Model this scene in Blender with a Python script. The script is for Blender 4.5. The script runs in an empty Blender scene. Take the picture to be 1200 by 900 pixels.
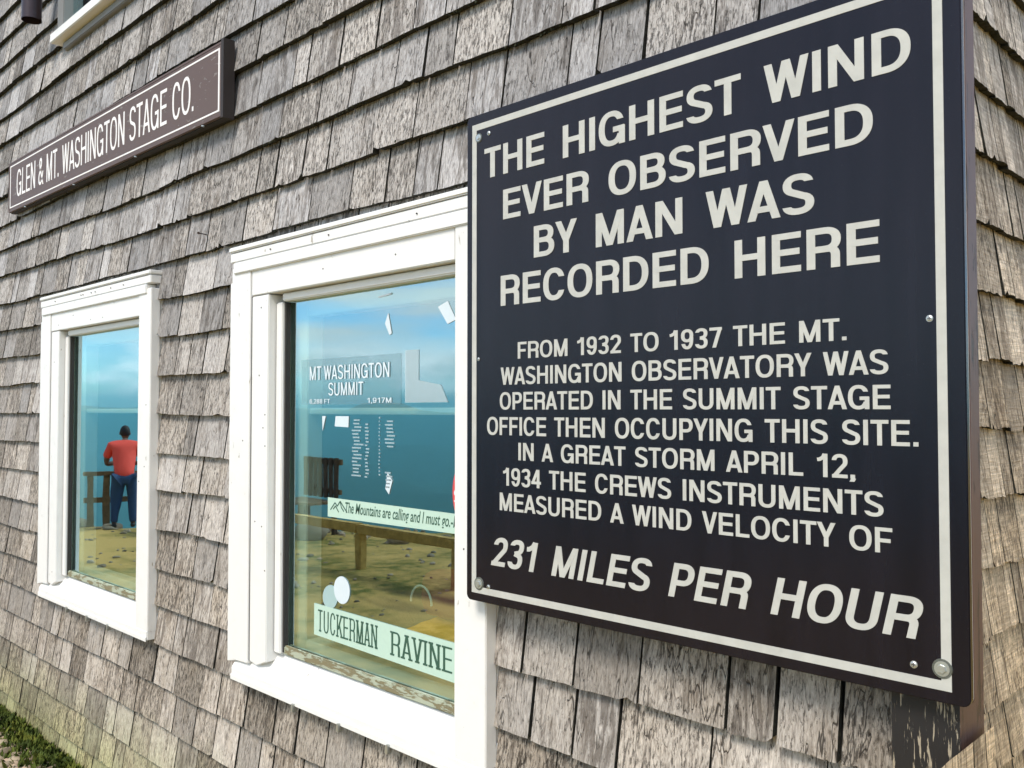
import bpy, bmesh, math, random
from mathutils import Vector, Matrix, noise
random.seed(7)
S = bpy.context.scene
C = S.collection
rad = math.radians

# ------------------------------------------------------------------ camera
cam = bpy.data.cameras.new('camera'); co = bpy.data.objects.new('camera', cam); C.objects.link(co)
cam.sensor_width = 36; cam.lens = 36*1041/1200; cam.clip_start = .05; cam.clip_end = 90000
CAM = Vector((0, 0, 1.65))
co.location = CAM
co.rotation_euler = (rad(90+1.70), 0, rad(134.5-90))
S.camera = co

# ------------------------------------------------------------------ light and sky
S.view_settings.view_transform = 'Standard'; S.view_settings.look = 'None'
S.view_settings.exposure = 1.48; S.view_settings.gamma = 1
SUN_EL, SUN_AZ = rad(50), rad(168)      # azimuth measured from +y, clockwise
sun = bpy.data.lights.new('sun', 'SUN'); so = bpy.data.objects.new('sun', sun); C.objects.link(so)
sun.energy = 1.5; sun.angle = rad(20); sun.color = (1, .92, .82)
so.rotation_euler = (rad(90)-SUN_EL, 0, math.pi - SUN_AZ)
W = bpy.data.worlds.new('World'); S.world = W; W.use_nodes = True
wt = W.node_tree; wn = wt.nodes; wl = wt.links
bg = wn['Background']; bg.inputs[1].default_value = .10
sky = wn.new('ShaderNodeTexSky'); sky.sky_type = 'NISHITA'; sky.sun_disc = False
sky.sun_elevation = SUN_EL; sky.sun_rotation = SUN_AZ; sky.altitude = 1900; sky.air_density = 1.0; sky.dust_density = .3; sky.ozone_density = 3.5
tc = wn.new('ShaderNodeTexCoord'); mp = wn.new('ShaderNodeMapping'); mp.inputs['Scale'].default_value = (2.2, 2.2, 15)
nz = wn.new('ShaderNodeTexNoise'); nz.inputs['Scale'].default_value = 1.7; nz.inputs['Detail'].default_value = 7; nz.inputs['Roughness'].default_value = .52
rp = wn.new('ShaderNodeValToRGB'); rp.color_ramp.elements[0].position = .40; rp.color_ramp.elements[1].position = .60
rp.color_ramp.elements[1].color = (.85, .85, .85, 1)
mx = wn.new('ShaderNodeMix'); mx.data_type = 'RGBA'; mx.inputs['B'].default_value = (5.7, 5.4, 5.2, 1)
wl.new(tc.outputs['Generated'], mp.inputs['Vector']); wl.new(mp.outputs[0], nz.inputs['Vector'])
wl.new(nz.outputs['Fac'], rp.inputs[0]); wl.new(rp.outputs[0], mx.inputs['Factor'])
tint = wn.new('ShaderNodeMix'); tint.data_type = 'RGBA'; tint.blend_type = 'MULTIPLY'; tint.inputs['Factor'].default_value = 1; tint.inputs['B'].default_value = (.86, .98, .98, 1)
mp2 = wn.new('ShaderNodeMapping'); mp2.inputs['Scale'].default_value = (9, 9, 26); wl.new(tc.outputs['Generated'], mp2.inputs['Vector'])
nz2 = wn.new('ShaderNodeTexNoise'); nz2.inputs['Scale'].default_value = 1; nz2.inputs['Detail'].default_value = 6; wl.new(mp2.outputs[0], nz2.inputs['Vector'])
sz = wn.new('ShaderNodeSeparateXYZ'); wl.new(tc.outputs['Generated'], sz.inputs[0])
bd = wn.new('ShaderNodeValToRGB'); e_ = bd.color_ramp.elements; e_[0].position = 0; e_[0].color = (0, 0, 0, 1); e_[1].position = .012; e_[1].color = (1, 1, 1, 1); q_ = e_.new(.05); q_.color = (.7, .7, .7, 1); q_ = e_.new(.085); q_.color = (0, 0, 0, 1)
wl.new(sz.outputs[2], bd.inputs[0])
pf = wn.new('ShaderNodeValToRGB'); pf.color_ramp.elements[0].position = .42; pf.color_ramp.elements[1].position = .54; wl.new(nz2.outputs['Fac'], pf.inputs[0])
ml = wn.new('ShaderNodeMix'); ml.data_type = 'RGBA'; ml.blend_type = 'MULTIPLY'; ml.inputs['Factor'].default_value = 1; wl.new(bd.outputs[0], ml.inputs['A']); wl.new(pf.outputs[0], ml.inputs['B'])
mx2 = wn.new('ShaderNodeMix'); mx2.data_type = 'RGBA'; mx2.inputs['B'].default_value = (9, 8.8, 9, 1); wl.new(ml.outputs['Result'], mx2.inputs['Factor']); wl.new(mx.outputs['Result'], mx2.inputs['A'])
wl.new(mx2.outputs['Result'], bg.inputs[0])
wl.new(sky.outputs[0], tint.inputs['A']); wl.new(tint.outputs['Result'], mx.inputs['A'])

# ------------------------------------------------------------------ helpers
def tag(o, label=None, cat=None, group=None, kind=None):
    if label: o['label'] = label
    if cat: o['category'] = cat
    if group: o['group'] = group
    if kind: o['kind'] = kind
    return o
def empty(name, loc=(0, 0, 0), label=None, cat=None, group=None):
    o = bpy.data.objects.new(name, None); o.empty_display_size = .1
    o.location = loc; C.objects.link(o); return tag(o, label, cat, group)
def link(name, me, mats=(), parent=None, smooth=False):
    me.name = name
    o = bpy.data.objects.new(name, me)
    for m in (mats if isinstance(mats, (list, tuple)) else [mats]): me.materials.append(m)
    if smooth:
        for p in me.polygons: p.use_smooth = True
    C.objects.link(o)
    if parent:
        o.parent = parent
        o.matrix_parent_inverse = Matrix.Translation(-Vector(parent.location))
    return o
class MB:
    """collects vertices and faces given in world metres"""
    def __init__(s): s.v = []; s.f = []; s.m = []; s.r = []
    def add(s, vs, fs, mi=0, rnd=(0, 0, 0)):
        b = len(s.v); s.v += [tuple(p) for p in vs]; s.f += [tuple(b+i for i in f) for f in fs]
        s.m += ([mi]*len(fs) if isinstance(mi, int) else list(mi)); s.r += [rnd]*len(vs)
        return s
    def box(s, x0, x1, y0, y1, z0, z1, mi=0):
        vs = [(x, y, z) for x in (x0, x1) for y in (y0, y1) for z in (z0, z1)]
        return s.add(vs, [(0, 1, 3, 2), (4, 6, 7, 5), (0, 4, 5, 1), (2, 3, 7, 6), (0, 2, 6, 4), (1, 5, 7, 3)], mi)
    def prism(s, poly, axis, a, b, mi=0):
        n = len(poly)
        def P(p, t):
            if axis == 'x': return (t, p[0], p[1])
            if axis == 'y': return (p[0], t, p[1])
            return (p[0], p[1], t)
        vs = [P(p, a) for p in poly]+[P(p, b) for p in poly]
        fs = [tuple(range(n)), tuple(range(2*n-1, n-1, -1))]+[(i, i+n, (i+1) % n+n, (i+1) % n) for i in range(n)]
        return s.add(vs, fs, mi)
    def tube(s, p, q, r0, r1=None, n=10, mi=0, caps=True):
        p, q = Vector(p), Vector(q); r1 = r0 if r1 is None else r1
        d = (q-p).normalized(); u = d.orthogonal().normalized(); w = d.cross(u)
        vs = [p+(u*math.cos(2*math.pi*i/n)+w*math.sin(2*math.pi*i/n))*r0 for i in range(n)]
        vs += [q+(u*math.cos(2*math.pi*i/n)+w*math.sin(2*math.pi*i/n))*r1 for i in range(n)]
        fs = [(i, (i+1) % n, (i+1) % n+n, i+n) for i in range(n)]
        if caps: fs += [tuple(range(n-1, -1, -1)), tuple(range(n, 2*n))]
        return s.add(vs, fs, mi)
    def mesh(s, name='m'):
        me = bpy.data.meshes.new(name); me.from_pydata(s.v, [], s.f)
        me.polygons.foreach_set('material_index', s.m)
        if any(r != (0, 0, 0) for r in s.r[:1]+s.r[-1:]):
            at = me.attributes.new('rnd', 'FLOAT_COLOR', 'POINT')
            at.data.foreach_set('color', [c for r in s.r for c in (*r, 1)])
        me.update(); return me
    def build(s, name, mats, parent=None, bevel=0, smooth=False, fixn=True, seg=2):
        me = s.mesh(name)
        if fixn or bevel:
            bm = bmesh.new(); bm.from_mesh(me); bmesh.ops.recalc_face_normals(bm, faces=bm.faces[:])
            if bevel: bmesh.ops.bevel(bm, geom=bm.edges[:], offset=bevel, segments=seg, affect='EDGES', clamp_overlap=True)
            bm.to_mesh(me); bm.free()
        return link(name, me, mats, parent, smooth)

# ------------------------------------------------------------------ materials
class NT:
    def __init__(s, name):
        s.mat = bpy.data.materials.new(name); s.mat.use_nodes = True
        s.t = s.mat.node_tree; s.b = s.t.nodes['Principled BSDF']; s.out = s.t.nodes['Material Output']
    def n(s, ty, **kw):
        o = s.t.nodes.new('ShaderNode'+ty)
        for k, v in kw.items(): setattr(o, k, v)
        return o
    def l(s, a, b): s.t.links.new(a, b)
    def coords(s, scale=(1, 1, 1), obj=False, seed=False):
        if obj: src = s.n('TexCoord').outputs['Object']
        else: src = s.n('NewGeometry').outputs['Position']
        if seed:
            a = s.n('Attribute', attribute_name='rnd'); m = s.n('VectorMath', operation='MULTIPLY_ADD')
            m.inputs[1].default_value = (9, 9, 9); s.l(a.outputs['Vector'], m.inputs[0]); s.l(src, m.inputs[2]); src = m.outputs[0]
        mp = s.n('Mapping'); mp.inputs['Scale'].default_value = scale; s.l(src, mp.inputs['Vector']); return mp.outputs[0]
    def noise(s, vec, scale, detail=4, rough=.5, dist=0):
        o = s.n('TexNoise'); o.inputs['Scale'].default_value = scale; o.inputs['Detail'].default_value = detail
        o.inputs['Roughness'].default_value = rough; o.inputs['Distortion'].default_value = dist
        s.l(vec, o.inputs['Vector']); return o.outputs['Fac']
    def ramp(s, fac, stops):
        o = s.n('ValToRGB'); e = o.color_ramp.elements
        while len(e) < len(stops): e.new(.5)
        for i, (p, c) in enumerate(stops):
            e[i].position = p; e[i].color = (*c, 1) if not isinstance(c, (int, float)) else (c, c, c, 1)
        s.l(fac, o.inputs[0]); return o.outputs[0]
    def mix(s, f, a, b, mode='MIX'):
        o = s.n('Mix', data_type='RGBA', blend_type=mode)
        for k, v in (('Factor', f), ('A', a), ('B', b)):
            if isinstance(v, (int, float)): o.inputs[k].default_value = v if k == 'Factor' else (v, v, v, 1)
            elif isinstance(v, tuple): o.inputs[k].default_value = (*v, 1)
            else: s.l(v, o.inputs[k])
        return o.outputs['Result']
    def math(s, op, a, b=0, c=0, clamp=False):
        o = s.n('Math', operation=op, use_clamp=clamp)
        for i, v in enumerate((a, b, c)):
            if isinstance(v, (int, float)): o.inputs[i].default_value = v
            else: s.l(v, o.inputs[i])
        return o.outputs[0]
    def bump(s, h, strength=.5, dist=.01, normal=None):
        o = s.n('Bump'); o.inputs['Strength'].default_value = strength; o.inputs['Distance'].default_value = dist
        s.l(h, o.inputs['Height']); s.l(o.outputs[0], s.b.inputs['Normal']); return o
    def set(s, col=None, rough=None, metal=None, spec=None):
        for k, v in (('Base Color', col), ('Roughness', rough), ('Metallic', metal), ('Specular IOR Level', spec)):
            if v is None: continue
            if isinstance(v, tuple): s.b.inputs[k].default_value = (*v, 1)
            elif isinstance(v, (int, float)): s.b.inputs[k].default_value = v
            else: s.l(v, s.b.inputs[k])
        return s
def plain(name, col, rough=.6, metal=0, var=.12, scale=30, bump=.1):
    m = NT(name); v = m.coords()
    n1 = m.noise(v, scale, 5, .6)
    c = m.mix(n1, tuple(x*(1-var) for x in col), tuple(min(1, x*(1+var)) for x in col))
    m.set(c, rough, metal)
    if bump: m.bump(n1, bump, .002)
    return m.mat

def shingle_mat(name, side=False):
    m = NT(name)
    at = m.n('Attribute', attribute_name='rnd'); sp = m.n('SeparateColor'); m.l(at.outputs['Color'], sp.inputs[0])
    sh = (1, 1, .10)
    v = m.coords(sh, seed=True)
    grain = m.noise(v, 230, 7, .68, .7)           # fine vertical fibre
    streak = m.noise(m.coords((1, 1, .06), seed=True), 48, 6, .66, .8)           # dark weather streaks
    v3 = m.coords((1, 1, .22), seed=True)
    fleck = m.noise(v3, 150, 5, .72)               # black flecks
    v2 = m.coords((1, 1, .6), seed=True)
    cloud = m.noise(v2, 9, 4, .6)                 # broad stains
    lich = m.noise(v2, 130, 3, .7)
    base = m.ramp(grain, [(.31, (.095, .089, .083)), (.40, (.30, .290, .278)), (.51, (.44, .430, .418)), (.68, (.63, .62, .605))])
    warm = m.mix(sp.outputs[2], (.98, .975, 1.0), (1.03, .975, .92))
    c = m.mix(1.0, base, warm, 'MULTIPLY')
    stk = m.math('ADD', streak, m.math('MULTIPLY_ADD', sp.outputs[1], .16, -.09))
    c = m.mix(m.math('MULTIPLY', m.ramp(stk, [(.50, 0), (.62, 1)]), .70), c, (.10, .085, .075))
    fk = m.math('ADD', fleck, m.math('MULTIPLY_ADD', sp.outputs[2], .12, -.07))
    c = m.mix(m.math('MULTIPLY', m.ramp(fk, [(.535, 0), (.60, 1)]), .78), c, (.034, .030, .027))
    c = m.mix(m.math('MULTIPLY', m.ramp(lich, [(.60, 0), (.68, 1)]), .35), c, (.50, .50, .47))
    c = m.mix(m.math('MULTIPLY', m.ramp(cloud, [(.48, 0), (.72, 1)]), .30), c, (.17, .135, .10))
    ck = m.noise(m.coords((1, 1, .035), seed=True), 26, 3, .55, .5)
    crack = m.math('MULTIPLY', m.ramp(m.math('ABSOLUTE', m.math('SUBTRACT', ck, .47)), [(.0035, 1), (.010, 0)]), m.ramp(cloud, [(.42, .15), (.55, 1)]))
    c = m.mix(m.math('MULTIPLY', crack, .85), c, (.022, .019, .017))
    g = m.n('NewGeometry'); sx = m.n('SeparateXYZ'); m.l(g.outputs['Position'], sx.inputs[0])
    # lower courses are browner, the lowest ones green with algae
    low = m.n('MapRange'); m.l(sx.outputs[2], low.inputs[0])
    low.inputs[1].default_value = 2.5; low.inputs[2].default_value = .5; low.inputs[3].default_value = 0; low.inputs[4].default_value = .55
    c = m.mix(m.math('MULTIPLY', low.outputs[0], m.ramp(cloud, [(.2, .6), (.8, 1)])), c, m.mix(1.0, c, (1.0, .84, .58), 'MULTIPLY'))
    alg = m.n('MapRange'); m.l(m.math('ADD', sx.outputs[2], m.math('MULTIPLY', cloud, .30)), alg.inputs[0])
    alg.inputs[1].default_value = .58; alg.inputs[2].default_value = .15; alg.inputs[3].default_value = 0; alg.inputs[4].default_value = .75
    c = m.mix(alg.outputs[0], c, m.mix(1.0, c, (.80, .88, .36), 'MULTIPLY'))
    tone = m.n('MapRange'); m.l(sp.outputs[0], tone.inputs[0]); tone.inputs[3].default_value = .60; tone.inputs[4].default_value = 1.18
    c = m.mix(1.0, c, tone.outputs[0], 'MULTIPLY')
    h = m.math('SUBTRACT', m.math('ADD', grain, m.math('MULTIPLY', streak, -.8)), m.math('MULTIPLY', crack, .8))
    if side: c = m.mix(m.math('MULTIPLY', low.outputs[0], 1.5, clamp=True), c, m.mix(1.0, c, (1.25, 1.0, .60), 'MULTIPLY'))
    if side:                                        # rough-sawn: fine saw marks run across the grain
        c = m.mix(.6, c, m.mix(1.0, c, (2.0, 1.92, 1.80), 'MULTIPLY'))
        wv = m.noise(m.coords((.06, .06, 1), seed=True), 190, 3, .6, .6)
        c = m.mix(m.math('MULTIPLY', m.ramp(wv, [(.46, 1), (.60, 0)]), .30), c, (.10, .078, .055))
        h = m.math('ADD', h, m.math('MULTIPLY', wv, 1.0))
    m.set(c, .9, 0, .25)
    m.bump(h, .9, .0035)
    return m.mat
M_sh = shingle_mat('weathered_cedar'); M_side = shingle_mat('sawn_cedar', True)
def butt_mat():  # moss colour, darkened to carry the shade under courses and between shingles
    m = NT('mossy_shaded_shingle_end'); n = m.noise(m.coords(), 90, 4, .7)
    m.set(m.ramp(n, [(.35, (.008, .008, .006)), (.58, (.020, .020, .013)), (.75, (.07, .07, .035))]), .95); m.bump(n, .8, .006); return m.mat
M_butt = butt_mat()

def paint_mat(name, col, peel=None, amount=.0, rough=.45, sc=(1, 1, .25)):
    m = NT(name); v = m.coords(sc)
    n = m.noise(v, 60, 5, .65, .5); f = m.noise(m.coords(), 14, 4, .6)
    dirt = m.mix(m.math('MULTIPLY', m.ramp(f, [(.5, 0), (.8, 1)]), .22), col, tuple(x*.72 for x in col))
    spk = m.noise(m.coords(), 240, 2, .5)
    dirt = m.mix(m.math('MULTIPLY', m.ramp(spk, [(.74, 0), (.78, 1)]), .6), dirt, tuple(x*.3 for x in col))
    if peel:
        pf = m.ramp(m.math('ADD', n, m.math('MULTIPLY', f, .25)), [(.73-amount, 0), (.75-amount, 1)])
        dirt = m.mix(pf, dirt, peel)
        m.bump(m.math('SUBTRACT', m.math('MULTIPLY', n, .2), pf), .6, .003)
    else: m.bump(n, .12, .003)
    m.set(dirt, rough); return m.mat
M_white = paint_mat('white_trim_paint', (.73, .725, .70), (.40, .36, .30), -.095)
M_old = paint_mat('flaking_glazing_paint', (.36, .39, .29), (.19, .165, .09), .11, .7, (.25, 1, 1))
M_black = paint_mat('peeling_black_paint', (.011, .009, .009), (.34, .29, .21), .018, .6, (2.6, 2.6, .22))
M_brown = paint_mat('brown_post_paint', (.115, .062, .052), (.05, .03, .025), .02, .5, (1, 1, .1))
M_pipe = plain('dark_pipe_metal', (.035, .022, .026), .35, .3)
M_dark = plain('tarred_sheathing', (.03, .027, .025), .9)
M_inwall = plain('interior_plaster', (.20, .24, .21), .9)
M_steel = plain('galvanised_steel', (.50, .52, .50), .38, .8, .2, 300, .1)
M_washer = plain('dull_washer', (.16, .17, .15), .5, .7, .3, 200, .1)
M_rust = plain('rusty_nail', (.05, .035, .03), .7, .4)

def panel_mat():
    m = NT('dark_engraved_plastic'); n = m.noise(m.coords((1, 1, .08)), 25, 4, .6); d = m.noise(m.coords(), 420, 2, .5)
    c = m.ramp(n, [(.3, (.0045, .0036, .0075)), (.7, (.0085, .007, .0125))])
    c = m.mix(m.math('MULTIPLY', m.ramp(d, [(.70, 0), (.74, 1)]), .25), c, (.12, .12, .12))
    m.set(c, .24, 0, .30); m.bump(n, .05, .001); return m.mat
M_panel = panel_mat()
M_letter = plain('cream_letter_face', (.45, .45, .41), .5, 0, .22, 26, .05)
M_core = plain('white_plastic_core', (.75, .75, .70), .5)
M_gsign = paint_mat('brown_sign_paint', (.098, .060, .047), (.20, .17, .15), -.03, .55, (.3, 1, 1))
M_gdark = plain('dark_sign_edge', (.022, .016, .014), .7)
M_gletter = plain('white_sign_paint', (.78, .76, .74), .6)

def glass_mat():
    m = NT('window_glass'); nt = m.t
    tr = m.n('BsdfTransparent'); tr.inputs[0].default_value = (.88, .97, .92, 1)
    gl = m.n('BsdfGlossy'); gl.inputs['Roughness'].default_value = 0; gl.inputs['Color'].default_value = (.72, .95, 1, 1)
    lw = m.n('Fresnel'); lw.inputs[0].default_value = 1.5
    bf = m.n('NewGeometry'); front = m.math('SUBTRACT', 1, bf.outputs['Backfacing'])
    f = m.math('MULTIPLY', m.math('MULTIPLY_ADD', lw.outputs[0], 1.2, .40, clamp=True), front)
    wob = m.noise(m.coords(), 2.2, 2, .5); bp = m.n('Bump'); bp.inputs['Strength'].default_value = .10; bp.inputs['Distance'].default_value = .004
    m.l(wob, bp.inputs['Height']); m.l(bp.outputs[0], gl.inputs['Normal'])
    ms = m.n('MixShader'); m.l(f, ms.inputs[0]); m.l(tr.outputs[0], ms.inputs[1]); m.l(gl.outputs[0], ms.inputs[2])
    m.l(ms.outputs[0], m.out.inputs['Surface']); return m.mat
M_glass = glass_mat()

# ------------------------------------------------------------------ lettering: strokes of a grotesque capital alphabet
SW, TH = .182, .158
def ell(cx, cy, rx, ry, a0, a1, n=18, p=2.35):
    o = []
    for i in range(n+1):
        a = rad(a0+(a1-a0)*i/n); c, s_ = math.cos(a), math.sin(a)
        o.append((cx+rx*math.copysign(abs(c)**(2/p), c), cy+ry*math.copysign(abs(s_)**(2/p), s_)))
    return o
def glyph(ch, w=SW, t=TH):
    """returns (width, left bearing, right bearing, strokes); a stroke = (points, closed, cut0, cut1); cut 'h' = end cut level, width in x"""
    h, k = w/2, t/2; L = []
    def st(*p, c0=None, c1=None): L.append((list(p), False, c0, c1))
    def path(p, c0=None, c1=None): L.append((p, False, c0, c1))
    def diag(x0, y0, x1, y1): L.append(([(x0, y0), (x1, y1)], 'diag', 'h', 'h'))
    b = (.075, .075)
    if ch == 'A': a = .74; b = (.0, .0); diag(h, 0, a/2, 1); diag(a-h, 0, a/2, 1); st((.20, .27), (a-.20, .27))
    elif ch in 'BPR':
        a = {'B': .70, 'P': .66, 'R': .71}[ch]; st((h, 0), (h, 1))
        y = {'B': .53, 'P': .43, 'R': .47}[ch]; r = .24; xr = a-h-(.03 if ch == 'B' else 0)
        path([(h, 1-k)]+ell(xr-r, (1-k+y)/2, r, (1-k-y)/2, 90, -90, 16)+[(h, y)])
        if ch == 'B': path([(h, y)]+ell(a-h-.26, (k+y)/2, .26, (y-k)/2, 90, -90, 16)+[(h, k)])
        if ch == 'R': path([(a*.50, y)]+ell(a-h-.02-.16, y-.16, .16, .16, 88, 2, 8)+[(a-h-.02, 0)], None, 'h')
        b = (.075, .04)
    elif ch in 'CG':
        a = .74; path(ell(a/2, .5, a/2-h, .512-k, 26, 334 if ch == 'C' else 318, 30), 'h', 'h' if ch == 'C' else None); b = (.045, .045)
        if ch == 'G': a = .78; L.clear(); path(ell(a/2, .5, a/2-h, .512-k, 28, 335, 30), 'h', None); st((a-h*.8, 0), (a-h*.8, .52)); st((.44, .455), (a, .455)); b = (.045, .07)
    elif ch == 'D': a = .73; st((h, 0), (h, 1)); path([(h, 1-k)]+ell(a-h-.36, .5, .36, .5-k, 90, -90, 20)+[(h, k)]); b = (.075, .045)
    elif ch == 'E': a = .64; st((h, 0), (h, 1)); st((h, 1-k), (a, 1-k)); st((h, .515), (a-.03, .515)); st((h, k), (a, k)); b = (.075, .045)
    elif ch == 'F': a = .60; st((h, 0), (h, 1)); st((h, 1-k), (a, 1-k)); st((h, .49), (a-.06, .49)); b = (.075, .03)
    elif ch == 'H': a = .72; st((h, 0), (h, 1)); st((a-h, 0), (a-h, 1)); st((h, .52), (a-h, .52))
    elif ch == 'I': a = w; st((h, 0), (h, 1))
    elif ch == 'K': a = .74; st((h, 0), (h, 1)); diag(w+.02, .34, a-h-.02, 1); diag(.34, .56, a-h+.02, 0); b = (.075, .0)
    elif ch == 'L': a = .59; st((h, 0), (h, 1)); st((h, k), (a, k)); b = (.075, .03)
    elif ch == 'M': a = .84; st((h, 0), (h, 1)); st((a-h, 0), (a-h, 1)); diag(h+.01, 1, a/2, 0); diag(a-h-.01, 1, a/2, 0)
    elif ch == 'N': a = .72; st((h, 0), (h, 1)); st((a-h, 0), (a-h, 1)); diag(h+.01, 1, a-h-.01, 0)
    elif ch == 'O': a = .80; L.append((ell(a/2, .5, a/2-h, .512-k, 0, 360, 36)[:-1], True, None, None)); b = (.045, .045)
    elif ch == 'S':
        a = .68; rx = a/2-h; c = a/2
        path(ell(c, .735, rx-.015, .272-k, 14, 245, 18)[:-1]+ell(c, .262, rx, .270-k, 68, -166, 18), 'h', 'h'); b = (.04, .04)
    elif ch == 'T': a = .64; st((a/2, 0), (a/2, 1)); st((0, 1-k), (a, 1-k)); b = (.02, .02)
    elif ch == 'U': a = .71; path([(h, 1)]+ell(a/2, .33, a/2-h, .342-k, 180, 360, 18)+[(a-h, 1)])
    elif ch == 'V': a = .70; b = (.0, .0); diag(h, 1, a/2, 0); diag(a-h, 1, a/2, 0)
    elif ch == 'W': a = 1.0; b = (.0, .0); diag(h, 1, .285, 0); diag(.285, 0, .5, 1); diag(.5, 1, .715, 0); diag(.715, 0, a-h, 1)
    elif ch == 'Y': a = .70; b = (.0, .0); diag(h, 1, a/2, .38); diag(a-h, 1, a/2, .38); st((a/2, 0), (a/2, .44))
    elif ch == '1': a = .40; b = (.07, .12); st((a-h, 0), (a-h, 1)); path([(.0, .745), (.09, .755), (a-w*.95, .84), (a-w*.62, .99)])
    elif ch == '2': a = .60; b = (.045, .045); path(ell(a/2, .70, a/2-h, .31-k, 172, -28, 16)+[(.30, .34), (h+.03, .10)], 'h', None); st((.01, k), (a, k))
    elif ch == '3': a = .60; b = (.045, .045); path(ell(a/2, .74, a/2-h-.01, .272-k, 165, -80, 15)+[(a/2-.06, .52)], 'h', None); path([(a/2-.06, .52)]+ell(a/2, .28, a/2-h, .292-k, 75, -168, 15), None, 'h')
    elif ch == '4': a = .62; b = (.03, .04); st((a-h-.10, 0), (a-h-.10, 1)); diag(.09, .28, a-h-.12, 1); st((.0, .28), (a, .28))
    elif ch == '7': a = .58; b = (.045, .03); st((.0, 1-k), (a, 1-k)); path([(a-h, .93), (.36, .50), (.22, 0)], 'h', 'h')
    elif ch in '69':
        a = .60; b = (.045, .045); r = a/2-h
        big = ell(a/2, .32, r, .332-k, 0, 360, 26)[:-1]; arc = ell(a/2, .5, r, .512-k, 28, 190, 16)
        if ch == '9': big = [(a-x, 1-y) for x, y in big]; arc = [(a-x, 1-y) for x, y in arc]
        L.append((big, True, None, None)); path(arc, 'h', None)
    elif ch == '8': a = .60; b = (.045, .045); L.append((ell(a/2, .75, a/2-h-.02, .262-k, 0, 360, 22)[:-1], True, None, None)); L.append((ell(a/2, .28, a/2-h, .292-k, 0, 360, 22)[:-1], True, None, None))
    elif ch == '.': a = w; st((h, 0), (h, w*.95)); b = (.07, .05)
    elif ch == ',': a = w; st((h, 0), (h, w*.95)); diag(h+.03, .0, h-.03, -.13); b = (.06, .05)
    elif ch == '-': a = .34; st((0, .36), (a, .36))
    elif ch == '&': a = .74; b = (.04, .02); path([(a-.02, .0), (.24, .62), (.19, .78)]+ell(.32, .80, .14, .135, 170, -60, 10)+[(.30, .56), (.10, .38)]+ell(.28, .25, .22, .19, 170, 290, 8)+[(.56, .20), (a-.04, .48)], 'h', 'h')
    else: a = .30; b = (0, 0)
    return a, b[0], b[1], L
def stroke_poly(pts, mode, c0, c1, w, t):
    n = len(pts); out = []
    closed = mode is True
    for i in range(n):
        if mode == 'diag':
            dx, dy = pts[1][0]-pts[0][0], pts[1][1]-pts[0][1]; l = math.hypot(dx, dy); hw = w*.5*l/abs(dy)*.98
            out.append(((pts[i][0]-hw, pts[i][1]), (pts[i][0]+hw, pts[i][1]))); continue
        p = pts[i]; a = pts[i-1] if (i or closed) else None; b = pts[(i+1) % n] if (i < n-1 or closed) else None
        ds = []
        for q, r in ((a, p), (p, b)):
            if q is None or r is None: continue
            l = math.hypot(r[0]-q[0], r[1]-q[1])
            if l > 1e-6: ds.append(((r[0]-q[0])/l, (r[1]-q[1])/l))
        tx, ty = sum(d[0] for d in ds), sum(d[1] for d in ds); l = math.hypot(tx, ty) or 1; tx /= l; ty /= l
        nx, ny = -ty, tx; ms = 1
        if len(ds) == 2: ms = 1/max(.6, nx*-ds[0][1]+ny*ds[0][0])
        cut = c0 if i == 0 else (c1 if i == n-1 else None)
        if cut == 'h' and not closed: nx, ny = (math.copysign(1, nx), 0); ms = 1.02
        out.append(((p[0]-nx*w/2*ms, p[1]-ny*t/2*ms), (p[0]+nx*w/2*ms, p[1]+ny*t/2*ms)))
    return out, closed
def text_mesh(txt, w=SW, t=TH, track=.0, serif=False, space=.30, sx=1):
    """2D strips in units of the cap height; each stroke gets a rising layer number"""
    x = 0; strips = []; wi = 0
    for ci, ch in enumerate(txt):
        if ch == ' ': x += space; wi += 1; continue
        a, lb, rb, L = glyph(ch, w, t); x += lb
        for k, (pts, mode, c0, c1) in enumerate(L):
            if c1 is None and c0 is None and mode is False and len(pts) == 2 and pts[0][0] == pts[1][0]: pass
            o, closed = stroke_poly(pts, mode, c0, c1, w, t)
            strips.append(([((p[0]+x), p[1], (q[0]+x), q[1]) for p, q in o], closed, k, wi))
            if serif and mode is not True and len(pts) == 2 and abs(pts[0][1]-pts[1][1]) > .5:
                for px, py in pts:
                    if py in (0, 1):
                        yy = .0 if py == 0 else .93
                        strips.append(([(x+px-.16, yy, x+px-.16, yy+.07), (x+px+.16, yy, x+px+.16, yy+.07)], False, k+4, wi))
        x += a+rb+track
    return strips, x-track
def lettering(name, txt, x0, x1, zb, cap, y, mat, parent, shear=0, depth=.0010, tilt=0, pivot=None, **kw):
    strips, width = text_mesh(txt, **kw)
    xs = [v for s in strips for q in s[0] for v in (q[0], q[2])]; mn, mxx = min(xs), max(xs)
    if shear: mxx += shear
    sc = (x1-x0)/(mxx-mn); mbs = {}
    for pts, closed, k, wi in strips:
        mb = mbs.setdefault(wi, MB())
        n = len(pts); yf = y-depth-.00012*k; vs = []
        for ax, az, bx, bz in pts:
            for (px, pz) in ((ax, az), (bx, bz)):
                X = x0+(px-mn+shear*pz)*sc; Z = zb+pz*cap
                if tilt: Z += (X-pivot)*tilt
                vs += [(X, yf, Z), (X, y, Z)]
        fs = []
        for i in range(n if closed else n-1):
            a, b = 4*i, 4*((i+1) % n)
            fs += [(a, b, b+2, a+2), (a, a+1, b+1, b), (a+2, b+2, b+3, a+3)]
        if not closed: fs += [(0, 2, 3, 1), (4*n-4, 4*n-3, 4*n-1, 4*n-2)]
        mb.add(vs, fs)
    for mb in mbs.values(): mb.build(name, mat, parent)

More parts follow.
